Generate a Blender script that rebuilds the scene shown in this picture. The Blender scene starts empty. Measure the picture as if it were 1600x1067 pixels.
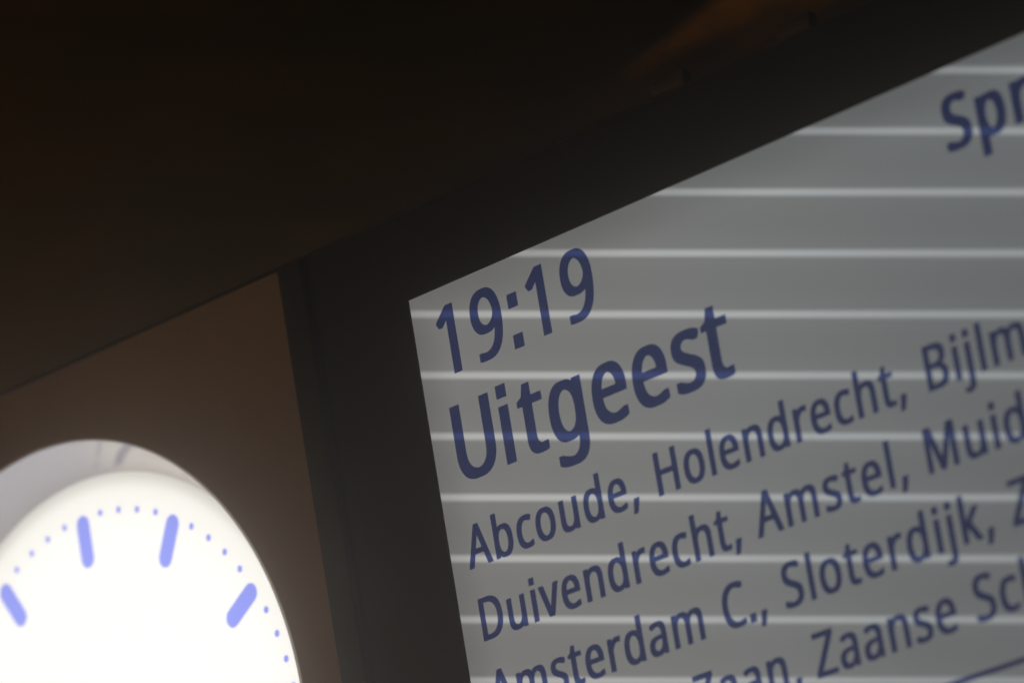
import bpy, bmesh, math, json, random
from mathutils import Vector, Matrix

# ---------------------------------------------------------------- camera
S = bpy.context.scene
COL = S.collection
ZC = 2.44                      # height of the clock's centre above the platform (m)
U = 0.20                       # one dial radius (ring of minute dots) in metres

cam = bpy.data.cameras.new("camera")
cam.sensor_width = 36.0
cam.lens = 212.47
cam.clip_start = 0.05
cam.clip_end = 200.0
cam.dof.use_dof = True
cam.dof.focus_distance = 4.17
cam.dof.aperture_fstop = 4.0
co = bpy.data.objects.new("camera", cam)
COL.objects.link(co)
rt = Vector((0.682312, 0.713416, -0.159649))
up = Vector((0.287376, -0.060939, 0.955877))
bk = Vector((0.672209, -0.698086, -0.246598))
m = Matrix((rt, up, bk)).transposed().to_4x4()
m.translation = Vector((3.28958, -2.88965, ZC - 0.83727))
co.matrix_world = m
S.camera = co

# ---------------------------------------------------------------- world, lamps, exposure
W = bpy.data.worlds.new("World")
S.world = W
W.use_nodes = True
bg = W.node_tree.nodes["Background"]
bg.inputs[0].default_value = (1.0, 0.55, 0.25, 1)
bg.inputs[1].default_value = 0.002


def area_lamp(name, loc, target, size, power, colour):
    l = bpy.data.lights.new(name, 'AREA')
    l.shape = 'DISK'
    l.size = size
    l.energy = power
    l.color = colour
    o = bpy.data.objects.new(name, l)
    COL.objects.link(o)
    o.location = loc
    d = Vector(target) - Vector(loc)
    o.rotation_euler = d.to_track_quat('-Z', 'Y').to_euler()
    return o


area_lamp("platform_lamp", (-2.2, -3.6, ZC - 1.5), (0.2, 0, ZC), 0.7, 30.0, (1.0, 0.53, 0.235))
area_lamp("ceiling_wash_lamp", (-3.25, 2.75, ZC + 0.55), (-2.9, 2.4, ZC + 1.25), 0.3, 1.5, (1.0, 0.60, 0.16))

S.view_settings.view_transform = 'Standard'
S.view_settings.look = 'None'
S.view_settings.exposure = 0.0
S.view_settings.gamma = 1.0
S.view_settings.use_curve_mapping = False
S.cycles.use_denoising = True
S.cycles.max_bounces = 6
S.cycles.volume_bounces = 0
S.cycles.sample_clamp_indirect = 3.0

# ---------------------------------------------------------------- helpers: nodes


def new_mat(name):
    mt = bpy.data.materials.new(name)
    mt.use_nodes = True
    nt = mt.node_tree
    nt.nodes.clear()
    out = nt.nodes.new("ShaderNodeOutputMaterial")
    return mt, nt, out


def mth(nt, op, a, b=None, c=None, clamp=False):
    n = nt.nodes.new("ShaderNodeMath")
    n.operation = op
    n.use_clamp = clamp
    for i, v in enumerate((a, b, c)):
        if v is None:
            continue
        if isinstance(v, (int, float)):
            n.inputs[i].default_value = v
        else:
            nt.links.new(v, n.inputs[i])
    return n.outputs[0]


def smooth(nt, v, lo, hi, t0=0.0, t1=1.0):
    n = nt.nodes.new("ShaderNodeMapRange")
    n.interpolation_type = 'SMOOTHSTEP'
    nt.links.new(v, n.inputs[0])
    for i, x in enumerate((lo, hi, t0, t1)):
        n.inputs[i + 1].default_value = x
    return n.outputs[0]


def noise(nt, vec, scale, detail=3.0, rough=0.5, dist=0.0):
    n = nt.nodes.new("ShaderNodeTexNoise")
    n.inputs["Scale"].default_value = scale
    n.inputs["Detail"].default_value = detail
    n.inputs["Roughness"].default_value = rough
    n.inputs["Distortion"].default_value = dist
    nt.links.new(vec, n.inputs["Vector"])
    return n.outputs["Fac"]


def mixc(nt, fac, a, b):
    n = nt.nodes.new("ShaderNodeMix")
    n.data_type = 'RGBA'
    if isinstance(fac, (int, float)):
        n.inputs[0].default_value = fac
    else:
        nt.links.new(fac, n.inputs[0])
    for i, v in ((6, a), (7, b)):
        if isinstance(v, tuple):
            n.inputs[i].default_value = (*v, 1)
        else:
            nt.links.new(v, n.inputs[i])
    return n.outputs[2]


def objcoord(nt):
    return nt.nodes.new("ShaderNodeTexCoord").outputs["Object"]


def paint(name, base, var=0.25, rough=0.55, scale=9.0, fine=260.0, bump=0.08, spec=0.4):
    """painted sheet metal: blotchy tone, fine orange-peel relief, uneven gloss"""
    mt, nt, out = new_mat(name)
    b = nt.nodes.new("ShaderNodeBsdfPrincipled")
    oc = objcoord(nt)
    n1 = noise(nt, oc, scale, 5.0, 0.6)
    dark = tuple(c * (1 - var) for c in base)
    lite = tuple(c * (1 + var) for c in base)
    nt.links.new(mixc(nt, smooth(nt, n1, 0.3, 0.7), dark, lite), b.inputs["Base Color"])
    n2 = noise(nt, oc, fine, 2.0)
    nt.links.new(mth(nt, 'MULTIPLY_ADD', n1, 0.25, rough - 0.12), b.inputs["Roughness"])
    b.inputs["Specular IOR Level"].default_value = spec
    bp = nt.nodes.new("ShaderNodeBump")
    bp.inputs["Strength"].default_value = bump
    bp.inputs["Distance"].default_value = 0.001
    nt.links.new(n2, bp.inputs["Height"])
    nt.links.new(bp.outputs[0], b.inputs["Normal"])
    nt.links.new(b.outputs[0], out.inputs[0])
    return mt


# screen backlight: rolling-shutter flicker bands, put into the emission slantwise as a slightly opening fan
SX0, SX1, SZ0, SZ1 = 2.069 * U, 6.15 * U, -1.62 * U, 1.2065 * U


def backlight(nt, base, band):
    sep = nt.nodes.new("ShaderNodeSeparateXYZ")
    oc = objcoord(nt)
    nt.links.new(oc, sep.inputs[0])
    x, z = sep.outputs[0], sep.outputs[2]
    num = mth(nt, 'ADD', mth(nt, 'MULTIPLY_ADD', x, -7.09283, 11.61993), mth(nt, 'MULTIPLY', z, -21.10273))
    den = mth(nt, 'ADD', mth(nt, 'MULTIPLY_ADD', x, -0.15157, 1.0), mth(nt, 'MULTIPLY', z, 0.05560))
    ph = mth(nt, 'FRACT', mth(nt, 'ADD', mth(nt, 'DIVIDE', num, den), 0.5))
    dist = mth(nt, 'ABSOLUTE', mth(nt, 'SUBTRACT', ph, 0.5))
    bnd = smooth(nt, dist, 0.010, 0.100, 1.0, 0.0)
    bnd = mth(nt, 'MULTIPLY', bnd, smooth(nt, noise(nt, oc, 3.1, 2.0), 0.25, 0.75, 0.86, 1.08))
    glow = smooth(nt, dist, 0.05, 0.45, 0.06, 0.0)
    lev = mth(nt, 'ADD', mth(nt, 'MULTIPLY_ADD', bnd, band - base, base), mth(nt, 'MULTIPLY', glow, base))
    # edge shade under the bezel put into the emission; the backlight itself slightly uneven
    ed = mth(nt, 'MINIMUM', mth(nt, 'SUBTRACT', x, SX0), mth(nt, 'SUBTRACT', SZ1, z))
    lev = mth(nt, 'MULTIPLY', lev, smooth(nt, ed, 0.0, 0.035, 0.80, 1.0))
    un = noise(nt, oc, 2.3, 1.0)
    lev = mth(nt, 'MULTIPLY', lev, smooth(nt, un, 0.25, 0.75, 0.93, 1.05))
    lev = mth(nt, 'MULTIPLY', lev, smooth(nt, x, 0.45, 1.05, 1.06, 0.80))  # viewing-angle dimming and tint across the width, put into the emission
    tint = mixc(nt, smooth(nt, x, 0.42, 0.95), (1.0, 1.0, 0.972), (0.93, 1.0, 1.02))
    return lev, tint


def screen_mat(name, filt, base=0.183, band=0.425):
    mt, nt, out = new_mat(name)
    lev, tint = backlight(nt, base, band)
    e = nt.nodes.new("ShaderNodeEmission")
    nt.links.new(mixc2(nt, tint, filt), e.inputs[0])
    nt.links.new(lev, e.inputs[1])
    g = nt.nodes.new("ShaderNodeBsdfPrincipled")
    g.inputs["Base Color"].default_value = (0.015, 0.015, 0.017, 1)
    g.inputs["Roughness"].default_value = 0.45
    a = nt.nodes.new("ShaderNodeAddShader")
    nt.links.new(e.outputs[0], a.inputs[0])
    nt.links.new(g.outputs[0], a.inputs[1])
    nt.links.new(a.outputs[0], out.inputs[0])
    return mt


def mixc2(nt, col, filt):
    n = nt.nodes.new("ShaderNodeMix")
    n.data_type = 'RGBA'
    n.blend_type = 'MULTIPLY'
    n.inputs[0].default_value = 1.0
    nt.links.new(col, n.inputs[6])
    n.inputs[7].default_value = (*filt, 1)
    return n.outputs[2]


M = {}
M['panel'] = paint("panel_paint", (0.29, 0.255, 0.215), 0.09, 0.6, 5.0)
M['bezel'] = paint("black_bezel_paint", (0.008, 0.0072, 0.0062), 0.12, 0.62, 8.0, spec=0.25)
M['rail'] = paint("dark_rail_paint", (0.012, 0.013, 0.0115), 0.15, 0.55, 8.0, spec=0.25)
M['seam'] = paint("rubber_seam", (0.015, 0.0095, 0.007), 0.2, 0.8, 12.0, spec=0.1)
M['shell'] = paint("cabinet_paint", (0.020, 0.018, 0.016), 0.2, 0.6, 6.0, spec=0.2)
M['clip'] = paint("clip_orange_light", (0.055, 0.034, 0.003), 0.2, 0.6, 20.0)  # orange light on the clips, put into their base colour
M['beam'] = paint("beam_orange_light", (0.24, 0.135, 0.004), 0.7, 0.7, 11.0)  # the beam's orange lighting is put into its base colour
M['ceiling'] = paint("ceiling_board", (0.066, 0.038, 0.008), 0.95, 0.8, 4.5)
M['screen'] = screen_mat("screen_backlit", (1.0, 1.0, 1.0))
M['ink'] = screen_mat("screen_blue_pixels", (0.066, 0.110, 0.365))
M['hand'] = paint("hand_paint", (0.012, 0.016, 0.07), 0.1, 0.5)

# clock dial: opal lightbox, a touch weaker and creamier at the rim


def dial_mat(name, filt, lo, hi):
    mt, nt, out = new_mat(name)
    oc = objcoord(nt)
    sep = nt.nodes.new("ShaderNodeSeparateXYZ")
    nt.links.new(oc, sep.inputs[0])
    x, z = sep.outputs[0], sep.outputs[2]
    r = mth(nt, 'SQRT', mth(nt, 'ADD', mth(nt, 'MULTIPLY', x, x), mth(nt, 'MULTIPLY', z, z)))
    f = smooth(nt, r, 0.86 * U, 1.16 * U, 0.0, 1.0)
    e = nt.nodes.new("ShaderNodeEmission")
    tint = mixc(nt, f, (1.0, 0.99, 0.955), (1.0, 0.965, 0.885))
    nt.links.new(mixc2(nt, tint, filt), e.inputs[0])
    lv = smooth(nt, f, 0.0, 1.0, hi, lo)
    nt.links.new(mth(nt, 'MULTIPLY', lv, smooth(nt, r, 1.06 * U, 1.152 * U, 1.0, 0.64)), e.inputs[1])
    nt.links.new(e.outputs[0], out.inputs[0])
    return mt


M['dial'] = dial_mat("dial_opal_lit", (1, 1, 1), 1.14, 1.20)
M['mark'] = dial_mat("dial_blue_print", (0.275, 0.33, 1.0), 1.10, 1.14)


def well_mat():
    """pearly white moulding; greyish reflection streaks are painted slantwise into its wall colour"""
    mt, nt, out = new_mat("well_wall_pearly")
    b = nt.nodes.new("ShaderNodeBsdfPrincipled")
    oc = objcoord(nt)
    sep = nt.nodes.new("ShaderNodeSeparateXYZ")
    nt.links.new(oc, sep.inputs[0])
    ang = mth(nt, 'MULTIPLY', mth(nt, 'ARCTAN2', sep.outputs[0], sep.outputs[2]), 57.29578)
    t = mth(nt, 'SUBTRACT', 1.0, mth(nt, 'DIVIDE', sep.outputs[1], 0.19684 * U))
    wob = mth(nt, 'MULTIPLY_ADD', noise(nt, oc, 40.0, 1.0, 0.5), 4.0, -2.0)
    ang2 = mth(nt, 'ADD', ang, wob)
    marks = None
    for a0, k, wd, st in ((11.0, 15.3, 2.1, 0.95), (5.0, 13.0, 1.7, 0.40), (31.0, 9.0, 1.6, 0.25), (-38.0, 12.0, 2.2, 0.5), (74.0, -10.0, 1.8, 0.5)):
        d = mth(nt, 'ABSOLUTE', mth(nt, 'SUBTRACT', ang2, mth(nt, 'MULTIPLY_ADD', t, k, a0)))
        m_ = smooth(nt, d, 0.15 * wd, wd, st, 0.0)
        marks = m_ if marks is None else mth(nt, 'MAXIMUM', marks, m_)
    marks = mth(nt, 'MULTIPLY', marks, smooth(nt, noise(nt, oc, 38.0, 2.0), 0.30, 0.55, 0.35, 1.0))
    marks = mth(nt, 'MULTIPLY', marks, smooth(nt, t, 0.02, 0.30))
    n2 = noise(nt, oc, 6.0, 2.0)
    c0 = mixc(nt, smooth(nt, mth(nt, 'ADD', n2, mth(nt, 'MULTIPLY', ang, 0.008)), 0.40, 0.66), (0.76, 0.77, 0.84), (0.93, 0.93, 0.90))
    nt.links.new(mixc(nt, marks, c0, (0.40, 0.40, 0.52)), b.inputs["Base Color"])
    b.inputs["Roughness"].default_value = 0.35
    nt.links.new(b.outputs[0], out.inputs[0])
    return mt


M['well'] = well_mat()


def glass_mat():
    mt, nt, out = new_mat("clear_cover")
    t = nt.nodes.new("ShaderNodeBsdfTransparent")
    g = nt.nodes.new("ShaderNodeBsdfGlossy")
    g.inputs["Roughness"].default_value = 0.05
    fr = nt.nodes.new("ShaderNodeFresnel")
    fr.inputs[0].default_value = 1.3
    mx = nt.nodes.new("ShaderNodeMixShader")
    nt.links.new(fr.outputs[0], mx.inputs[0])
    nt.links.new(t.outputs[0], mx.inputs[1])
    nt.links.new(g.outputs[0], mx.inputs[2])
    nt.links.new(mx.outputs[0], out.inputs[0])
    return mt


M['glass'] = glass_mat()


def acrylic_mat():
    mt, nt, out = new_mat("glow_rim_opal")
    t = nt.nodes.new("ShaderNodeBsdfTranslucent")
    t.inputs[0].default_value = (0.92, 0.90, 0.86, 1)
    d = nt.nodes.new("ShaderNodeBsdfDiffuse")
    d.inputs[0].default_value = (0.5, 0.48, 0.44, 1)
    mx = nt.nodes.new("ShaderNodeMixShader")
    mx.inputs[0].default_value = 0.12
    nt.links.new(t.outputs[0], mx.inputs[1])
    nt.links.new(d.outputs[0], mx.inputs[2])
    nt.links.new(mx.outputs[0], out.inputs[0])
    return mt


M['glow_rim'] = acrylic_mat()

for k in ('ink', 'mark'):               # too small to be worth sampling as lamps
    M[k].cycles.emission_sampling = 'NONE'

# ---------------------------------------------------------------- helpers: shapes


def link(name, me, mat, parent=None):
    o = bpy.data.objects.new(name, me)
    COL.objects.link(o)
    if mat is not None:
        me.materials.clear()
        me.materials.append(mat)
    o.parent = parent
    return o


def empty(name, loc):
    o = bpy.data.objects.new(name, None)
    COL.objects.link(o)
    o.location = loc
    o.empty_display_size = 0.1
    return o


def tag(o, label, cat, group=None):
    o["label"] = label
    o["category"] = cat
    if group:
        o["group"] = group


def fill_mesh(loops, y, extrude=0.0, bevel=0.0):
    """closed (x, z) loops, even-odd filled, as a flat or extruded plate whose FRONT lies at y"""
    c = bpy.data.curves.new("fill", 'CURVE')
    c.dimensions = '2D'
    c.fill_mode = 'BOTH' if extrude else 'FRONT'
    c.extrude = extrude / 2
    c.bevel_depth = bevel
    c.offset = -bevel
    c.bevel_resolution = 2
    for lp in loops:
        sp = c.splines.new('POLY')
        sp.points.add(len(lp) - 1)
        for p, (x, z) in zip(sp.points, lp):
            p.co = (x, z, 0, 1)
        sp.use_cyclic_u = True
    o = bpy.data.objects.new("fill", c)
    me = bpy.data.meshes.new_from_object(o)
    bpy.data.objects.remove(o)
    bpy.data.curves.remove(c)
    for v in me.vertices:                 # curve +Z faces the viewer (-Y)
        x, z, h = v.co
        v.co = (x, y + extrude / 2 + (bevel if extrude else 0) - h, z)
    me.update()
    return me


def rect(x0, x1, z0, z1):
    return [(x0, z0), (x1, z0), (x1, z1), (x0, z1)]


def circle(r, n=160):
    return [(r * math.cos(2 * math.pi * i / n), r * math.sin(2 * math.pi * i / n)) for i in range(n)]


def box_mesh(x0, x1, y0, y1, z0, z1, bevel=0.0):
    bm = bmesh.new()
    bmesh.ops.create_cube(bm, size=1.0)
    for v in bm.verts:
        v.co = ((x0 + x1) / 2 + v.co.x * (x1 - x0), (y0 + y1) / 2 + v.co.y * (y1 - y0), (z0 + z1) / 2 + v.co.z * (z1 - z0))
    if bevel:
        bmesh.ops.bevel(bm, geom=list(bm.edges), offset=bevel, segments=2, affect='EDGES', profile=0.7)
    me = bpy.data.meshes.new("box")
    bm.to_mesh(me)
    bm.free()
    return me


def lathe_mesh(profile, n=160):
    """profile: (radius, y) pairs turned about the Y axis"""
    vs, fs = [], []
    k = len(profile)
    for i in range(n):
        a = 2 * math.pi * i / n
        for r, y in profile:
            vs.append((r * math.cos(a), y, r * math.sin(a)))
    for i in range(n):
        for j in range(k - 1):
            a, b = i * k + j, ((i + 1) % n) * k + j
            fs.append((a, a + 1, b + 1, b))
    me = bpy.data.meshes.new("lathe")
    me.from_pydata(vs, [], fs)
    for p in me.polygons:
        p.use_smooth = True
    me.update()
    return me


# ---------------------------------------------------------------- setting: ceiling
ce = link("ceiling", box_mesh(-9, 9, -2.0, 12, ZC + 1.25, ZC + 1.33), M['ceiling'])
ce["kind"] = "structure"

bm = bmesh.new()                            # its near end is cut off on the slant
sec = [(-0.268, 0.731), (2.2, 0.731), (2.2, 0.764), (-0.12, 0.764)]
fr = [bm.verts.new((x, 1.0, ZC + z)) for x, z in sec]
bk_ = [bm.verts.new((x + 0.02, 1.06, ZC + z)) for x, z in sec]
bm.faces.new(fr)
bm.faces.new(bk_[::-1])
for q in range(4):
    bm.faces.new((fr[q], bk_[q], bk_[(q + 1) % 4], fr[(q + 1) % 4]))
bme = bpy.data.meshes.new("orange_beam")
bm.to_mesh(bme)
bm.free()
bmo = link("orange_beam", bme, M['beam'])
tag(bmo, "narrow beam with orange light put into its colour behind the top edge of the board", "beam")

# ---------------------------------------------------------------- the departure board
board = empty("departure_board", (0, 0, ZC))
tag(board, "dark framed station departure board showing 19:19 Uitgeest in blue letters", "departure board")

PX0, PX1 = -1.75 * U, 1.4600 * U          # clock panel
TOPZ = 1.5054 * U
BOT = -1.95 * U
link("clock_panel", fill_mesh([rect(PX0, PX1, BOT, TOPZ), circle(1.2450 * U)], 0.0, 0.003), M['panel'], board)
BX0, BX1 = 1.615 * U, 6.60 * U
link("side_rail", box_mesh(PX1 + 0.0005, 1.585 * U, -0.004, 0.02, BOT, TOPZ + 0.0001, 0.0012), M['rail'], board)
link("rubber_seam", box_mesh(1.585 * U + 0.0004, BX0 - 0.0004, 0.001, 0.02, BOT, TOPZ + 0.0001), M['seam'], board)
link("bezel", fill_mesh([rect(BX0, BX1, BOT, 1.5065 * U), rect(SX0, SX1, SZ0, SZ1)], -0.0005, 0.004), M['bezel'], board)
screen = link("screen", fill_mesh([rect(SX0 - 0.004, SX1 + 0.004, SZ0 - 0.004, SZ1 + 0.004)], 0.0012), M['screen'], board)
link("top_rail", box_mesh(PX0 - 0.004, BX1 + 0.004, -0.0015, 0.16, 1.5072 * U, 1.5185 * U, 0.0006), M['shell'], board)
link("cabinet_shell", box_mesh(PX0 - 0.003, BX1 + 0.003, 0.065, 0.158, BOT - 0.02, 1.5065 * U, 0.003), M['shell'], board)
link("end_cap", box_mesh(PX0 - 0.012, PX0 - 0.0005, -0.004, 0.064, BOT - 0.02, 1.5065 * U, 0.002), M['rail'], board)
link("end_cap", box_mesh(BX1 + 0.0005, BX1 + 0.012, -0.004, 0.064, BOT - 0.02, 1.5065 * U, 0.002), M['rail'], board)
link("bottom_rail", box_mesh(PX0, BX1, -0.004, 0.064, BOT - 0.02, BOT - 0.0005, 0.002), M['rail'], board)
for xx in (0.688, 0.806, 0.924, 1.042):
    link("mounting_clip", box_mesh(xx - 0.016, xx + 0.016, 0.0, 0.009, 1.5188 * U, 1.5188 * U + 0.012, 0.004), M['clip'], board)

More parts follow.
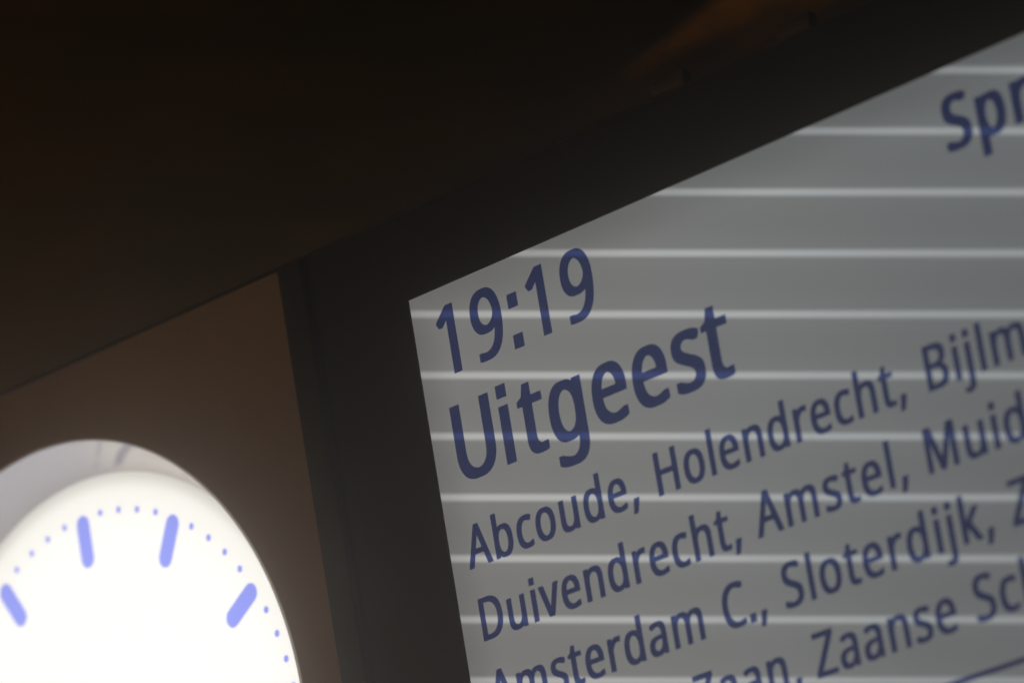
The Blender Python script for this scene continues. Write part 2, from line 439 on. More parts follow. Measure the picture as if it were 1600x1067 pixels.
# ---- lettering on the screen
GLYPHS = json.loads('''{",":[215,[[[154,84],[136,23],[111,-42],[85,-103],[33,-103],[49,-38],[63,31],[73,93],[148,93]]]],".":[215,[[[58,43],[58,54],[60,64],[63,73],[67,79],[72,85],[78,89],[85,93],[92,95],[99,97],[107,97],[115,97],[122,95],[130,93],[136,89],[142,85],[148,79],[152,73],[155,64],[157,54],[157,43],[157,32],[155,23],[152,14],[148,7],[142,2],[136,-3],[130,-7],[122,-9],[115,-11],[107,-11],[99,-11],[92,-9],[85,-7],[78,-3],[72,2],[67,7],[63,14],[60,23],[58,32]]]],"1":[459,[[[285,0],[216,0],[216,400],[216,439],[217,470],[219,499],[196,477],[169,455],[108,405],[71,452],[226,573],[285,573]]]],"9":[459,[[[417,328],[417,308],[416,289],[415,269],[413,250],[410,231],[407,211],[403,193],[398,174],[393,157],[387,139],[379,122],[371,106],[362,91],[351,77],[340,63],[328,50],[314,39],[299,28],[282,19],[265,11],[246,4],[225,-1],[203,-5],[179,-7],[154,-8],[117,-6],[108,-5],[101,-4],[94,-3],[88,-2],[82,0],[82,60],[88,58],[94,57],[101,55],[108,54],[115,53],[152,50],[174,50],[194,53],[213,56],[230,62],[245,68],[259,76],[272,85],[283,95],[294,106],[303,118],[311,131],[319,145],[325,160],[330,176],[334,192],[338,209],[341,226],[343,244],[345,262],[346,281],[341,281],[336,273],[330,266],[324,260],[317,253],[310,247],[303,241],[294,236],[285,231],[276,227],[266,223],[255,220],[244,217],[231,216],[218,214],[204,214],[185,215],[167,217],[150,221],[134,227],[118,235],[104,243],[91,254],[80,266],[69,279],[61,294],[53,310],[47,327],[43,346],[41,366],[40,387],[41,411],[44,433],[48,453],[55,473],[63,491],[73,507],[84,522],[97,536],[111,547],[127,557],[144,566],[162,572],[181,577],[201,580],[223,581],[239,580],[255,578],[270,575],[285,571],[299,565],[313,558],[326,550],[338,541],[350,530],[361,518],[371,505],[380,490],[388,475],[396,458],[402,439],[408,420],[412,399],[415,377],[416,353]],[[223,521],[204,520],[186,516],[170,509],[155,500],[142,488],[130,474],[121,457],[115,437],[111,414],[110,388],[111,367],[114,348],[120,330],[127,315],[137,301],[149,290],[163,281],[180,275],[198,271],[220,269],[235,270],[249,272],[262,275],[275,279],[286,285],[297,292],[307,299],[315,307],[323,315],[330,325],[336,334],[340,344],[343,354],[345,364],[346,374],[345,385],[344,395],[343,405],[341,416],[338,426],[335,436],[331,446],[326,456],[321,465],[315,474],[309,482],[302,490],[294,497],[286,503],[277,508],[267,513],[257,517],[246,519],[235,521]]]],":":[215,[[[58,43],[58,54],[60,64],[63,73],[67,79],[72,85],[78,89],[85,93],[92,95],[99,97],[107,97],[115,97],[122,95],[130,93],[136,89],[142,85],[148,79],[152,73],[155,64],[157,54],[157,43],[157,32],[155,23],[152,14],[148,7],[142,2],[136,-3],[130,-7],[122,-9],[115,-11],[107,-11],[99,-11],[92,-9],[85,-7],[78,-3],[72,2],[67,7],[63,14],[60,23],[58,32]],[[58,387],[58,398],[60,408],[63,416],[67,423],[72,429],[78,433],[85,437],[92,439],[99,441],[107,441],[115,441],[122,439],[130,437],[136,433],[142,429],[148,423],[152,416],[155,408],[157,398],[157,387],[157,376],[155,366],[152,358],[148,351],[142,345],[136,340],[130,337],[122,334],[115,333],[107,332],[99,333],[92,334],[85,337],[78,340],[72,345],[67,351],[63,358],[60,366],[58,376]]]],"A":[512,[[[437,0],[368,177],[141,177],[73,0],[0,0],[224,575],[289,575],[512,0]],[[282,415],[274,438],[263,473],[255,500],[247,468],[238,438],[230,415],[165,241],[346,241]]]],"B":[521,[[[241,573],[282,571],[319,568],[351,561],[380,552],[404,541],[424,526],[439,508],[450,486],[457,460],[459,431],[458,417],[457,405],[454,393],[451,382],[446,371],[441,361],[434,351],[427,343],[419,335],[409,328],[399,321],[388,316],[376,311],[363,307],[350,304],[350,300],[364,297],[377,294],[390,290],[403,285],[415,279],[426,272],[436,265],[446,256],[454,246],[461,236],[467,224],[472,211],[475,196],[477,180],[478,163],[477,143],[474,124],[469,106],[463,89],[454,74],[443,60],[431,48],[418,37],[402,27],[385,19],[367,12],[347,7],[326,3],[303,1],[279,0],[78,0],[78,573]],[[256,329],[283,330],[307,333],[328,337],[344,344],[357,352],[367,363],[374,375],[380,389],[383,405],[384,423],[383,440],[379,456],[372,470],[363,481],[351,490],[336,498],[318,503],[297,508],[272,510],[245,511],[150,511],[150,329]],[[150,269],[150,61],[265,61],[294,62],[319,66],[340,72],[358,80],[371,91],[382,103],[390,117],[396,133],[400,150],[401,168],[400,180],[399,191],[396,202],[392,212],[388,221],[382,230],[374,238],[366,245],[355,251],[344,256],[330,261],[315,264],[299,267],[280,268],[260,269]]]],"C":[507,[[[323,517],[305,517],[288,515],[271,512],[256,507],[241,502],[226,495],[213,487],[200,478],[189,467],[178,456],[168,443],[159,430],[152,415],[145,400],[139,383],[134,365],[130,347],[127,328],[126,307],[125,286],[126,259],[129,233],[133,208],[139,185],[147,164],[157,144],[168,126],[181,110],[196,96],[213,83],[231,73],[251,65],[273,60],[297,56],[322,55],[337,56],[352,56],[366,58],[380,59],[394,62],[407,64],[420,67],[434,71],[447,74],[460,78],[460,15],[447,11],[434,7],[420,3],[407,0],[393,-2],[379,-4],[364,-6],[348,-7],[330,-8],[312,-8],[278,-7],[247,-2],[217,5],[191,15],[166,28],[144,44],[124,62],[106,82],[91,105],[78,131],[68,158],[59,188],[54,219],[50,252],[49,287],[50,313],[52,337],[55,361],[60,384],[67,406],[75,427],[84,446],[95,465],[107,483],[120,499],[134,514],[150,527],[168,539],[186,550],[206,559],[227,567],[250,573],[273,577],[298,580],[324,581],[341,580],[359,579],[376,577],[392,575],[409,572],[425,568],[440,564],[455,559],[469,553],[482,547],[453,486],[442,491],[431,495],[419,500],[407,504],[394,508],[381,511],[367,514],[353,516],[338,517]]]],"D":[585,[[[536,292],[535,255],[531,220],[524,188],[514,158],[501,131],[485,106],[467,84],[447,64],[424,47],[399,33],[371,21],[341,12],[309,5],[274,1],[237,0],[78,0],[78,573],[254,573],[288,571],[320,567],[350,561],[378,552],[404,540],[428,526],[450,510],[470,491],[487,470],[502,446],[514,420],[524,392],[531,361],[535,328]],[[460,289],[459,319],[456,346],[451,371],[444,394],[435,415],[424,433],[411,450],[396,464],[380,477],[361,487],[341,496],[319,502],[296,507],[271,510],[244,511],[150,511],[150,62],[228,62],[272,64],[311,71],[346,82],[377,98],[402,119],[423,144],[439,174],[451,208],[458,246]]]],"H":[594,[[[516,0],[443,0],[443,267],[150,267],[150,0],[78,0],[78,573],[150,573],[150,330],[443,330],[443,573],[516,573]]]],"M":[727,[[[330,0],[142,502],[139,502],[142,461],[144,407],[144,347],[144,0],[78,0],[78,573],[184,573],[361,103],[364,103],[544,573],[650,573],[650,0],[578,0],[578,352],[579,408],[581,460],[584,501],[581,501],[390,0]]]],"S":[440,[[[403,153],[402,133],[399,115],[394,97],[387,81],[378,66],[367,53],[354,40],[340,29],[324,20],[307,11],[288,4],[267,-1],[245,-5],[222,-7],[198,-8],[185,-8],[173,-8],[161,-7],[149,-6],[137,-5],[125,-3],[114,-2],[103,0],[93,2],[83,4],[74,7],[65,10],[57,13],[49,16],[41,19],[41,88],[53,83],[66,78],[81,74],[96,69],[113,65],[130,61],[147,58],[165,56],[183,55],[201,55],[218,55],[233,56],[247,59],[261,62],[273,66],[284,71],[293,76],[302,83],[310,90],[316,98],[321,106],[325,116],[328,125],[330,136],[330,147],[330,158],[328,168],[326,177],[323,186],[318,194],[313,202],[306,209],[298,216],[288,223],[277,230],[264,236],[250,243],[234,250],[216,257],[196,265],[181,270],[168,276],[155,282],[143,288],[131,294],[120,300],[110,307],[101,314],[93,322],[85,330],[78,338],[72,347],[66,356],[61,365],[57,375],[54,386],[51,397],[50,409],[48,421],[48,435],[49,452],[52,469],[56,485],[63,499],[71,513],[81,525],[93,536],[106,546],[120,555],[136,563],[153,569],[171,574],[190,578],[210,580],[231,581],[250,580],[268,579],[285,577],[302,575],[318,572],[333,568],[348,564],[362,559],[376,554],[389,549],[366,487],[354,492],[342,496],[329,501],[316,505],[302,508],[288,512],[274,514],[259,516],[244,517],[229,517],[215,517],[202,516],[190,513],[179,511],[169,507],[160,502],[152,497],[145,491],[138,485],[133,478],[129,470],[125,462],[123,453],[122,444],[121,434],[122,423],[123,412],[125,403],[129,394],[133,386],[139,378],[145,371],[153,364],[162,357],[172,351],[184,345],[197,339],[212,332],[228,325],[246,318],[266,311],[284,303],[301,295],[317,287],[332,279],[345,270],[357,260],[367,250],[377,239],[385,228],[391,215],[396,202],[400,187],[402,171]]]],"U":[586,[[[513,202],[512,179],[509,156],[505,135],[498,115],[489,95],[479,77],[466,60],[451,45],[435,32],[416,20],[395,10],[372,2],[347,-4],[320,-7],[290,-8],[250,-6],[213,1],[181,13],[152,29],[128,50],[108,75],[92,103],[81,133],[74,167],[72,204],[72,573],[144,573],[144,201],[146,175],[150,150],[158,129],[168,110],[182,93],[198,79],[218,68],[240,61],[266,56],[294,55],[314,55],[333,58],[350,61],[365,67],[379,73],[391,81],[402,91],[412,101],[420,113],[427,126],[432,139],[436,154],[439,169],[441,185],[442,202],[442,573],[513,573]]]],"Z":[459,[[[427,0],[30,0],[30,55],[332,508],[40,508],[40,573],[419,573],[419,518],[118,64],[427,64]]]],"a":[450,[[[231,437],[261,436],[287,432],[311,425],[331,415],[347,403],[361,387],[371,368],[379,346],[383,321],[385,293],[385,0],[334,0],[320,61],[317,61],[309,52],[302,44],[294,36],[286,29],[279,22],[271,16],[262,11],[253,6],[244,2],[234,-1],[223,-3],[212,-5],[200,-7],[186,-8],[172,-8],[157,-7],[143,-6],[129,-3],[116,1],[103,6],[91,12],[80,19],[71,27],[62,37],[55,48],[48,60],[43,73],[40,87],[38,103],[37,119],[39,144],[45,166],[55,186],[69,203],[87,219],[110,231],[137,241],[168,249],[203,254],[243,257],[316,259],[316,285],[315,305],[312,322],[308,337],[301,350],[293,359],[283,367],[271,373],[258,377],[243,379],[227,380],[214,380],[201,379],[188,377],[175,374],[163,370],[151,366],[139,362],[128,357],[117,352],[106,347],[84,400],[96,406],[108,412],[122,417],[136,422],[151,426],[166,430],[182,433],[198,435],[214,437]],[[252,208],[222,206],[196,202],[173,197],[155,190],[141,182],[130,172],[121,161],[115,148],[111,134],[110,119],[111,105],[113,93],[118,82],[124,73],[132,66],[141,60],[152,55],[163,52],[175,50],[188,49],[210,50],[229,54],[247,60],[264,68],[279,79],[292,92],[302,108],[309,127],[314,148],[315,172],[315,210]]]],"b":[493,[[[139,461],[138,410],[135,373],[139,373],[147,383],[156,393],[166,402],[177,411],[189,419],[203,425],[218,430],[234,434],[252,436],[272,437],[303,435],[331,428],[357,417],[380,401],[401,381],[418,357],[432,328],[441,295],[447,257],[449,215],[448,186],[446,160],[441,135],[435,112],[427,91],[417,73],[406,56],[394,41],[380,28],[365,17],[348,8],[331,1],[312,-4],[293,-7],[272,-8],[252,-7],[234,-5],[218,-1],[203,4],[189,10],[177,18],[166,26],[156,35],[147,45],[139,55],[133,55],[119,0],[68,0],[68,609],[139,609]],[[260,379],[242,378],[226,376],[212,372],[199,367],[188,361],[178,354],[169,345],[161,334],[155,322],[150,308],[146,293],[143,277],[141,258],[139,239],[139,217],[139,214],[140,184],[143,157],[148,132],[155,111],[165,93],[177,77],[193,66],[212,57],[235,52],[261,51],[283,52],[303,57],[320,66],[335,78],[348,93],[358,112],[366,133],[372,158],[375,185],[376,216],[375,247],[372,274],[366,298],[358,320],[348,338],[335,352],[320,364],[302,372],[282,377]]]],"c":[385,[[[241,-8],[218,-7],[197,-4],[177,0],[157,7],[139,15],[122,26],[107,38],[93,52],[80,69],[69,87],[60,108],[53,131],[48,156],[45,183],[44,213],[45,243],[48,271],[54,297],[61,321],[71,342],[82,360],[95,377],[109,392],[125,404],[142,415],[161,423],[181,429],[201,434],[223,437],[245,438],[258,438],[271,437],[284,435],[296,433],[309,431],[320,428],[331,425],[341,422],[350,418],[358,415],[337,356],[292,370],[282,372],[272,374],[262,375],[253,376],[244,376],[227,375],[212,373],[197,369],[184,364],[172,358],[162,350],[152,340],[144,329],[137,317],[131,303],[126,288],[122,271],[119,253],[118,234],[117,213],[118,193],[119,175],[122,157],[126,141],[131,126],[137,112],[144,100],[152,89],[161,79],[172,71],[183,65],[196,60],[209,56],[224,54],[240,53],[254,53],[267,54],[279,56],[291,58],[302,60],[312,63],[323,66],[333,70],[342,74],[351,78],[351,15],[342,11],[333,7],[324,4],[314,1],[304,-2],[293,-4],[281,-6],[268,-7],[255,-8]]]],"d":[493,[[[221,-8],[190,-6],[162,1],[136,12],[113,28],[92,48],[75,72],[61,101],[52,134],[46,172],[44,214],[46,256],[52,294],[62,327],[75,357],[93,381],[113,402],[137,417],[162,429],[191,436],[221,438],[234,438],[247,437],[259,435],[270,432],[280,429],[290,426],[299,422],[307,417],[316,412],[323,407],[330,401],[337,395],[343,388],[349,381],[354,374],[359,374],[356,405],[354,438],[354,609],[425,609],[425,0],[368,0],[358,58],[354,58],[349,51],[343,44],[337,37],[330,31],[323,24],[316,19],[307,14],[299,9],[289,5],[279,1],[269,-2],[258,-5],[246,-7],[234,-8]],[[232,51],[257,52],[280,56],[299,64],[315,74],[328,88],[338,104],[345,124],[351,146],[354,172],[355,200],[355,213],[354,244],[351,271],[346,296],[338,318],[329,336],[316,352],[300,364],[281,372],[258,378],[231,379],[209,377],[190,372],[173,363],[158,350],[146,334],[135,315],[127,293],[122,269],[118,242],[117,213],[118,183],[122,156],[127,133],[135,111],[146,93],[158,78],[173,66],[190,57],[210,52]]]],"e":[452,[[[234,438],[256,437],[276,434],[295,429],[313,422],[329,414],[344,403],[358,391],[370,378],[381,363],[390,346],[398,328],[404,309],[408,288],[411,267],[411,244],[411,201],[117,201],[119,173],[124,148],[131,126],[141,107],[154,90],[170,77],[187,66],[207,58],[230,54],[254,52],[270,52],[285,53],[300,55],[314,57],[327,60],[340,63],[352,67],[366,71],[379,76],[392,82],[392,20],[379,15],[366,10],[353,5],[340,2],[327,-1],[314,-4],[300,-6],[284,-7],[268,-8],[251,-8],[227,-7],[204,-4],[183,1],[162,8],[143,17],[125,28],[109,41],[94,55],[81,72],[70,91],[61,112],[53,134],[48,158],[45,184],[44,212],[45,239],[48,265],[53,289],[59,312],[68,333],[78,352],[90,369],[103,385],[118,399],[134,411],[152,420],[171,428],[191,433],[212,437]],[[233,380],[214,379],[196,375],[180,368],[166,359],[154,348],[143,334],[134,318],[127,300],[122,280],[119,257],[338,257],[337,272],[336,285],[334,298],[330,310],[326,322],[321,332],[316,342],[309,350],[301,358],[292,364],[283,370],[272,374],[260,378],[247,379]]]],"g":[493,[[[221,438],[237,437],[253,435],[269,432],[283,428],[297,422],[310,415],[323,406],[334,397],[345,385],[355,373],[359,373],[369,430],[425,430],[425,-7],[424,-31],[422,-53],[418,-73],[412,-92],[404,-109],[395,-125],[384,-139],[371,-152],[357,-162],[341,-172],[323,-179],[303,-185],[281,-189],[258,-192],[233,-192],[214,-192],[197,-191],[179,-190],[163,-188],[147,-186],[132,-183],[117,-179],[104,-175],[90,-170],[78,-165],[78,-100],[90,-106],[104,-112],[118,-117],[133,-121],[149,-125],[166,-128],[183,-131],[200,-133],[218,-134],[237,-134],[258,-133],[277,-129],[294,-122],[310,-113],[324,-101],[335,-88],[344,-72],[350,-54],[354,-34],[355,-13],[355,4],[356,32],[358,57],[354,57],[345,44],[335,33],[324,24],[312,15],[299,8],[285,2],[270,-2],[255,-5],[239,-7],[221,-8],[189,-6],[160,1],[134,13],[111,29],[91,51],[74,76],[61,105],[52,138],[46,174],[44,214],[46,253],[52,289],[61,322],[74,351],[91,377],[111,399],[134,416],[160,428],[189,435]],[[230,379],[216,378],[203,375],[191,372],[179,366],[169,359],[159,351],[151,341],[143,330],[136,317],[130,303],[126,288],[122,271],[119,253],[118,234],[117,213],[118,183],[122,156],[128,131],[136,110],[146,92],[159,77],[174,65],[191,56],[210,51],[232,50],[245,50],[257,51],[268,53],[278,55],[288,58],[297,62],[305,66],[313,72],[320,78],[326,85],[332,92],[337,101],[342,110],[346,120],[349,131],[351,142],[353,155],[355,168],[356,182],[356,197],[356,214],[356,237],[354,257],[351,276],[348,293],[343,309],[337,322],[330,335],[322,345],[312,354],[302,362],[290,368],[277,372],[262,376],[247,378]]]],"h":[496,[[[139,431],[138,399],[135,370],[140,370],[145,379],[152,387],[158,395],[166,401],[174,407],[183,413],[191,418],[201,422],[210,426],[221,429],[231,432],[241,434],[252,436],[263,437],[273,437],[294,436],[312,434],[330,431],[346,427],[360,421],[374,413],[386,405],[396,394],[405,383],[413,370],[419,355],[424,339],[428,321],[430,301],[431,280],[431,0],[361,0],[361,275],[360,295],[357,313],[352,328],[346,342],[338,353],[327,362],[315,369],[300,374],[283,377],[265,379],[246,378],[229,376],[214,372],[201,367],[189,360],[179,353],[170,343],[162,333],[156,321],[150,308],[146,293],[143,277],[141,260],[139,242],[139,222],[139,0],[68,0],[68,609],[139,609]]]],"i":[207,[[[139,430],[139,0],[68,0],[68,430]],[[104,591],[111,591],[117,589],[122,587],[128,584],[133,580],[137,575],[141,570],[143,563],[145,555],[145,546],[145,538],[143,530],[141,523],[137,517],[133,512],[128,508],[122,505],[117,503],[111,502],[104,501],[97,502],[91,503],[85,505],[80,508],[75,512],[70,517],[67,523],[64,530],[63,538],[63,546],[63,555],[64,563],[67,570],[70,575],[75,580],[80,584],[85,587],[91,589],[97,591]]]],"j":[207,[[[18,-192],[10,-192],[2,-192],[-5,-191],[-11,-191],[-18,-190],[-44,-183],[-44,-126],[-19,-132],[9,-134],[19,-133],[28,-132],[36,-129],[44,-125],[51,-120],[57,-113],[62,-105],[65,-94],[67,-81],[68,-67],[68,430],[139,430],[139,-64],[138,-80],[137,-94],[134,-108],[131,-121],[126,-133],[120,-144],[113,-154],[106,-163],[97,-171],[87,-177],[75,-183],[63,-187],[49,-190],[34,-192]],[[63,546],[63,555],[64,563],[67,570],[70,575],[75,580],[80,584],[85,587],[91,589],[97,591],[104,591],[111,591],[117,589],[122,587],[128,584],[133,580],[137,575],[141,570],[143,563],[145,555],[145,546],[145,538],[143,530],[141,523],[137,517],[133,512],[128,508],[122,505],[117,503],[111,502],[104,501],[97,502],[91,503],[85,505],[80,508],[75,512],[70,517],[67,523],[64,530],[63,538]]]],"k":[428,[[[138,291],[137,257],[135,221],[138,221],[152,240],[172,264],[189,285],[326,430],[409,430],[235,246],[421,0],[336,0],[187,200],[138,158],[138,0],[68,0],[68,609],[138,609]]]],"l":[207,[[[139,0],[68,0],[68,609],[139,609]]]],"m":[750,[[[540,438],[567,436],[592,432],[614,424],[633,414],[649,401],[662,384],[672,363],[679,339],[683,311],[685,280],[685,0],[615,0],[615,277],[614,296],[612,313],[607,328],[601,342],[594,353],[584,362],[573,369],[560,374],[545,377],[528,379],[504,377],[483,373],[465,366],[450,355],[438,342],[429,327],[421,308],[416,287],[412,264],[411,237],[411,0],[342,0],[342,277],[341,290],[340,302],[338,313],[335,324],[332,333],[328,342],[323,350],[317,356],[310,362],[303,367],[295,371],[286,374],[276,377],[265,378],[253,379],[237,378],[222,376],[208,372],[196,367],[185,360],[176,353],[168,343],[160,333],[154,321],[150,308],[146,294],[143,278],[140,261],[139,243],[139,223],[139,0],[68,0],[68,430],[125,430],[136,371],[140,371],[145,380],[151,388],[158,395],[165,402],[173,409],[181,414],[189,419],[198,424],[207,427],[217,431],[226,433],[236,435],[246,437],[256,438],[266,438],[285,437],[303,435],[320,431],[335,427],[349,420],[362,412],[373,403],[383,392],[391,380],[398,366],[402,366],[411,380],[422,392],[433,403],[446,412],[461,420],[476,427],[491,431],[507,435],[523,437]]]],"n":[496,[[[275,438],[304,436],[331,432],[354,424],[374,414],[391,401],[405,384],[416,363],[424,339],[429,311],[431,280],[431,0],[361,0],[361,275],[360,295],[357,313],[352,328],[346,342],[338,353],[327,362],[315,369],[300,374],[283,377],[265,379],[238,377],[215,372],[195,364],[179,353],[166,338],[156,321],[149,301],[143,278],[140,252],[139,223],[139,0],[68,0],[68,430],[125,430],[136,371],[140,371],[146,380],[152,388],[159,395],[167,402],[175,409],[184,414],[193,419],[202,424],[212,427],[222,431],[232,433],[243,435],[254,437],[264,438]]]],"o":[485,[[[442,216],[441,195],[440,175],[437,156],[433,138],[428,121],[422,105],[415,90],[407,76],[398,63],[388,51],[377,40],[365,30],[352,21],[339,13],[324,7],[309,1],[293,-3],[277,-6],[259,-7],[241,-8],[225,-7],[208,-6],[193,-3],[177,1],[163,7],[149,13],[135,21],[123,30],[111,40],[100,51],[90,63],[81,76],[73,90],[65,105],[59,121],[54,138],[49,156],[46,175],[45,195],[44,216],[45,243],[48,269],[53,293],[60,316],[68,336],[79,355],[91,372],[105,387],[120,400],[137,412],[156,421],[176,428],[197,434],[220,437],[244,438],[267,437],[288,434],[309,428],[328,421],[347,412],[364,400],[379,387],[393,372],[406,355],[417,336],[426,316],[433,293],[438,269],[441,243]],[[117,216],[118,196],[119,177],[122,160],[126,143],[130,128],[136,114],[143,101],[152,89],[161,79],[172,71],[183,63],[197,58],[211,54],[226,51],[243,51],[260,51],[275,54],[289,58],[303,63],[314,71],[325,79],[334,89],[343,101],[350,114],[356,128],[360,143],[364,160],[367,177],[368,196],[369,216],[368,236],[367,254],[364,272],[360,288],[355,303],[349,317],[342,329],[334,341],[324,350],[314,359],[302,366],[289,371],[275,375],[259,378],[242,379],[217,377],[195,372],[176,363],[160,351],[147,335],[136,317],[128,295],[122,271],[118,245]]]],"p":[493,[[[273,438],[303,436],[331,429],[357,418],[380,402],[401,383],[418,358],[432,329],[441,296],[447,258],[449,216],[448,187],[446,161],[441,136],[435,114],[427,93],[417,74],[407,57],[394,41],[380,28],[365,17],[349,8],[331,1],[313,-4],[293,-7],[272,-8],[259,-8],[247,-7],[235,-5],[224,-2],[213,1],[203,5],[194,9],[185,13],[177,18],[170,24],[163,29],[156,35],[150,42],[144,48],[139,55],[134,55],[137,20],[139,-16],[139,-192],[68,-192],[68,430],[126,430],[136,371],[139,371],[144,379],[150,386],[156,392],[163,399],[170,405],[177,411],[185,416],[194,421],[203,425],[213,429],[223,432],[235,435],[247,436],[259,437]],[[260,379],[243,378],[228,376],[214,373],[201,368],[190,362],[180,355],[171,346],[163,336],[157,325],[152,313],[147,299],[144,284],[141,267],[140,249],[139,229],[139,216],[139,195],[141,176],[143,158],[146,141],[150,126],[155,112],[161,99],[169,88],[178,78],[188,70],[200,63],[213,57],[227,54],[244,51],[261,51],[277,51],[291,54],[304,58],[315,64],[326,72],[336,81],[344,92],[352,104],[358,117],[364,131],[368,146],[372,163],[374,180],[376,198],[376,217],[375,245],[372,271],[366,294],[358,316],[348,334],[335,350],[320,363],[302,371],[282,377]]]],"r":[331,[[[269,438],[295,437],[319,433],[310,368],[287,372],[264,374],[254,373],[244,372],[235,370],[226,367],[217,363],[208,359],[199,354],[191,348],[184,341],[176,334],[170,326],[164,318],[158,309],[153,299],[149,289],[145,278],[142,266],[140,255],[139,242],[139,229],[139,0],[68,0],[68,430],[126,430],[134,351],[137,351],[143,361],[149,370],[156,379],[163,387],[170,395],[178,402],[186,409],[195,416],[204,421],[214,426],[224,430],[235,434],[246,436],[257,437]]]],"s":[384,[[[348,119],[347,103],[345,88],[341,74],[335,61],[327,49],[318,38],[308,29],[296,20],[283,13],[268,6],[252,1],[235,-3],[216,-6],[197,-7],[176,-8],[159,-8],[142,-7],[127,-5],[113,-3],[99,-1],[86,2],[74,6],[63,10],[52,14],[42,19],[42,83],[52,78],[64,73],[76,69],[90,64],[104,60],[118,56],[133,53],[148,51],[163,49],[178,49],[198,50],[216,52],[232,55],[245,60],[256,66],[264,74],[271,82],[276,91],[279,101],[280,112],[280,119],[278,125],[277,130],[274,136],[271,141],[267,146],[262,151],[255,157],[248,162],[239,167],[229,172],[218,178],[205,183],[190,189],[174,196],[158,202],[143,209],[128,215],[115,221],[103,228],[91,234],[81,242],[72,249],[64,258],[57,266],[51,276],[47,286],[43,298],[42,310],[41,324],[43,345],[48,364],[57,380],[69,395],[85,408],[104,419],[125,427],[149,433],[174,437],[202,438],[218,438],[233,437],[247,435],[262,433],[275,430],[289,427],[302,423],[315,419],[327,414],[339,409],[315,353],[304,357],[293,361],[282,365],[270,369],[258,372],[246,375],[234,377],[222,379],[210,380],[197,380],[181,380],[166,378],[153,375],[141,371],[131,366],[123,360],[116,353],[112,346],[109,337],[108,328],[109,321],[110,315],[112,309],[115,303],[119,298],[123,293],[129,288],[136,283],[144,279],[154,274],[164,269],[176,264],[189,258],[203,252],[219,246],[235,240],[250,234],[264,228],[277,221],[289,215],[300,208],[310,201],[318,193],[326,185],[333,176],[338,166],[343,156],[346,144],[347,132]]]],"t":[289,[[[212,50],[245,53],[272,59],[272,5],[267,3],[261,1],[255,-1],[248,-3],[240,-4],[231,-6],[223,-7],[215,-7],[207,-8],[200,-8],[186,-8],[174,-6],[161,-4],[149,-1],[138,4],[127,9],[116,16],[107,24],[99,33],[91,44],[85,57],[80,71],[77,87],[74,105],[74,125],[74,375],[13,375],[13,409],[75,437],[103,528],[144,528],[144,430],[269,430],[269,375],[144,375],[144,127],[145,112],[147,99],[151,87],[156,77],[163,69],[171,62],[180,57],[190,53],[200,50]]]],"u":[496,[[[427,430],[427,0],[370,0],[359,57],[356,57],[350,48],[344,40],[337,33],[329,26],[321,20],[312,15],[303,10],[293,5],[284,2],[273,-1],[263,-4],[253,-6],[242,-7],[231,-8],[220,-8],[200,-7],[181,-5],[164,-2],[148,3],[134,8],[120,16],[108,24],[98,35],[89,46],[81,59],[75,74],[70,90],[66,108],[64,127],[63,148],[63,430],[135,430],[135,153],[136,134],[138,116],[143,101],[150,87],[158,76],[168,67],[181,60],[195,55],[212,52],[230,51],[249,51],[265,53],[281,57],[294,62],[306,69],[316,76],[326,86],[333,96],[340,108],[345,121],[349,136],[353,152],[355,169],[356,187],[357,206],[357,430]]]],"v":[407,[[[163,0],[0,430],[75,430],[167,176],[180,137],[193,96],[201,63],[204,63],[214,96],[227,138],[241,176],[332,430],[407,430],[244,0]]]]}''')
CAP = 572.6


def rectangle_dot(lp):
    xs = [p[0] for p in lp]
    ys = [p[1] for p in lp]
    x0, x1, y0, y1 = min(xs), max(xs), min(ys), max(ys)
    return [(x0 + 4, y0), (x1 - 4, y0), (x1 - 4, y1), (x0 + 4, y1)]


for ch, which in (('.', (0,)), (':', (0, 1)), ('i', (1,)), ('j', (1,))):
    for k in which:
        GLYPHS[ch][1][k] = rectangle_dot(GLYPHS[ch][1][k])


def word(name, text, x0, x1, base, cap, stem=0.176, horiz=0.135, wide=0.84, label=None, kern=None, spread=1.03):
    """one word; x0..x1 = measured extent of its ink in dial units (x1 None: natural spacing)"""
    ox = max(0.0, (stem * CAP - 74 * wide) / 2)
    oy = max(0.0, (horiz * CAP - 66) / 2)
    ys = (CAP - 2 * oy) / CAP
    pen, pieces = 0.0, []
    for ch in text:
        adv, loops = GLYPHS[ch]
        sc = [[(p[0] * wide, p[1] * ys + oy) for p in lp] for lp in loops]
        pieces.append((pen, sc))
        pen += adv * wide + 2 * ox * 0.72
    k = cap / CAP
    lo = min(p[0] for lp in pieces[0][1] for p in lp) - ox
    hi = pieces[-1][0] + max(p[0] for lp in pieces[-1][1] for p in lp) + ox
    if x1 is None:
        s = spread
    else:                                     # spread the letters to the measured length
        last = hi - pieces[-1][0]
        s = ((x1 - x0) / k + lo - last) / pieces[-1][0]
    # the strokes are thickened by stacking slightly shifted copies, each a hair in front of the last
    bm = bmesh.new()
    lay = 0
    for fx in (-1.0, -0.5, 0.0, 0.5, 1.0):
        for fy in (-1.0, 1.0):
            out = []
            for i, (px, loops) in enumerate(pieces):
                kn = (kern or {}).get(i, 0.0) / k
                for lp in loops:
                    out.append([((x0 + (px * s + kn + p[0] + fx * ox - lo) * k) * U, (-base + (p[1] + fy * oy) * k) * U) for p in lp])
            me = fill_mesh(out, 0.0007 - lay * 0.00002)
            bm.from_mesh(me)
            bpy.data.meshes.remove(me)
            lay += 1
    me = bpy.data.meshes.new(name)
    bm.to_mesh(me)
    bm.free()
    o = link(name, me, M['ink'], screen)
    o["label"] = label or ("blue word reading " + text.strip(",.")) if text.strip(",.") else "blue text"
    return o


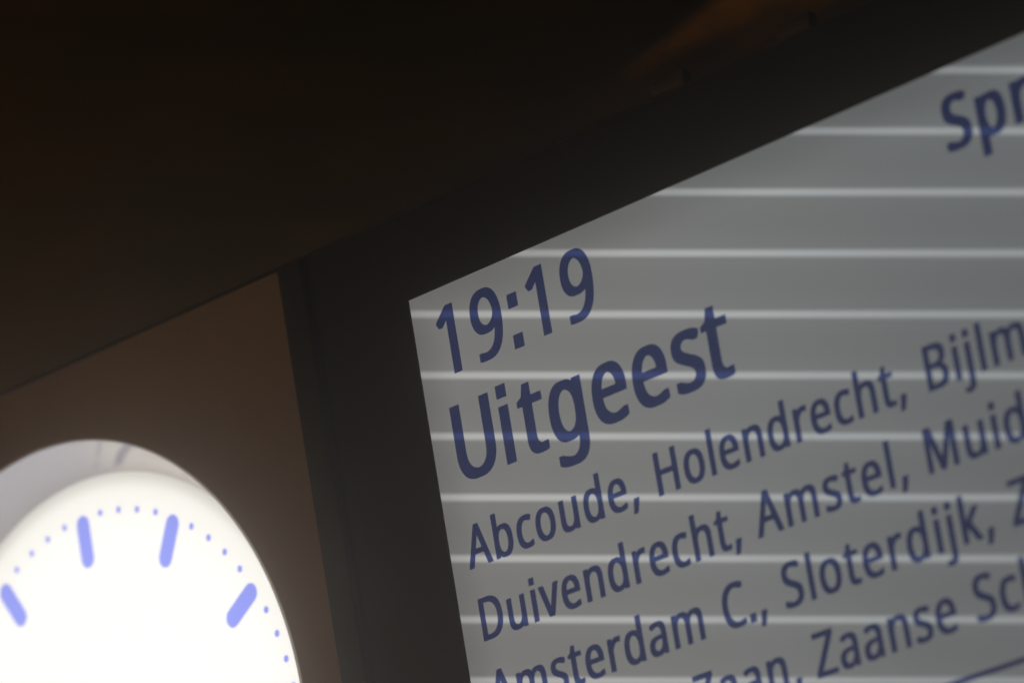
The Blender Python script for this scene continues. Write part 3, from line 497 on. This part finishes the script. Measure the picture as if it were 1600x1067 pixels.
word("time_text", "19:19", 2.1833, 2.9558, -0.8915, 0.2455, label="blue departure time reading 19:19")
word("destination_text", "Uitgeest", 2.181, 3.5301, -0.5120, 0.2710, stem=0.185, kern={1: -0.014, 7: -0.010})
word("train_type_text", "Sprinter", 4.5805, None, -0.9310, 0.182, stem=0.215, horiz=0.15)
SM = dict(stem=0.176, horiz=0.135)
word("stop_text", "Abcoude,", 2.1533, 2.9968, -0.2105, 0.1490, **SM)
word("stop_text", "Holendrecht,", 3.0861, 4.2284, -0.2105, 0.1490, **SM)
word("stop_text", "Bijlmer", 4.3210, None, -0.2105, 0.1490, **SM)
word("stop_text", "Duivendrecht,", 2.1665, 3.4192, 0.0466, 0.1490, **SM)
word("stop_text", "Amstel,", 3.4905, 4.1739, 0.0466, 0.1490, **SM)
word("stop_text", "Muiderpoort,", 4.2605, None, 0.0466, 0.1490, **SM)
word("stop_text", "Amsterdam", 2.1533, 3.1878, 0.3040, 0.1490, **SM)
word("stop_text", "C.,", 3.2803, 3.4762, 0.3040, 0.1490, **SM)
word("stop_text", "Sloterdijk,", 3.5588, 4.4853, 0.3040, 0.1490, **SM)
word("stop_text", "Zaandam,", 4.5632, None, 0.3040, 0.1490, **SM)
word("stop_text", "Zaan,", 3.0905, None, 0.5590, 0.1490, **SM)
word("stop_text", "Zaanse", 3.6406, 4.2681, 0.5590, 0.1490, **SM)
word("stop_text", "Schans", 4.3480, None, 0.5590, 0.1490, **SM)
link("divider_line", fill_mesh([rect(2.16 * U, 6.0 * U, -0.727 * U, -0.709 * U)], 0.0007), M['ink'], screen)

# ---------------------------------------------------------------- the clock
clock = empty("station_clock", (0, 0, ZC))
tag(clock, "round white backlit station clock with blue hour bars and minute dots", "clock")
DY = 0.19684 * U
link("dial", fill_mesh([circle(1.150 * U)], DY), M['dial'], clock)
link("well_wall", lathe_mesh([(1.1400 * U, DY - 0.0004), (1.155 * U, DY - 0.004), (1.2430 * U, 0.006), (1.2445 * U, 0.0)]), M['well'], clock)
link("glow_rim", lathe_mesh([(1.2452 * U, 0.002), (1.2455 * U, -0.0018), (1.2465 * U, -0.0024), (1.2480 * U, -0.0020), (1.2490 * U, -0.0003)]), M['glow_rim'], clock)  # added ring, passes the dial's light onto the panel as a glow
link("cover_glass", fill_mesh([circle(1.2440 * U)], 0.002), M['glass'], clock)


def capsule(r0, r1, w, n=8):
    h = w / 2
    pts = [(h * math.cos(math.pi * i / n), r1 - h + h * math.sin(math.pi * i / n)) for i in range(n + 1)]
    pts += [(-h * math.cos(math.pi * i / n), r0 + h - h * math.sin(math.pi * i / n)) for i in range(n + 1)]
    return pts


def turned(lp, ang):
    c, s = math.cos(ang), math.sin(ang)
    return [(p[0] * c + p[1] * s, -p[0] * s + p[1] * c) for p in lp]


hm = capsule(0.811 * U, 1.0125 * U, 0.073 * U)
dot = [(0.0135 * U * math.cos(i * math.pi / 8), U + 0.0135 * U * math.sin(i * math.pi / 8)) for i in range(16)]
hmesh = fill_mesh([hm], DY - 0.0006)
dmesh = fill_mesh([dot], DY - 0.0006)
for k in range(60):
    o = link("hour_mark" if k % 5 == 0 else "minute_dot", hmesh if k % 5 == 0 else dmesh, M['mark'], clock)
    o.rotation_euler = (0, math.radians(6 * k), 0)
for nm, ln, w, ang, y in (("hour_hand", 0.62, 0.085, 229.5, 0.020), ("minute_hand", 0.93, 0.06, 114.0, 0.016)):
    o = link(nm, fill_mesh([capsule(-0.18 * U, ln * U, w * U)], y, 0.0015), M['hand'], clock)
    o.rotation_euler = (0, math.radians(ang), 0)
link("hub", lathe_mesh([(0.0001, 0.011), (0.05 * U, 0.012), (0.055 * U, 0.014), (0.055 * U, 0.03)], 32), M['hand'], clock)

# ---------------------------------------------------------------- added haze standing in for lens glare round the lit clock
hz = link("glare_haze", box_mesh(-8.5, 8.5, -4.6, 11.5, -0.5, ZC + 1.24), None)
hz["kind"] = "stuff"
mt, nt, out = new_mat("glare_haze_air")
pv = nt.nodes.new("ShaderNodeVolumePrincipled")
pv.inputs["Color"].default_value = (1.0, 0.94, 0.87, 1)
pv.inputs["Density"].default_value = 0.050
pv.inputs["Anisotropy"].default_value = 0.97
nt.links.new(pv.outputs[0], out.inputs["Volume"])
hz.data.materials.append(mt)
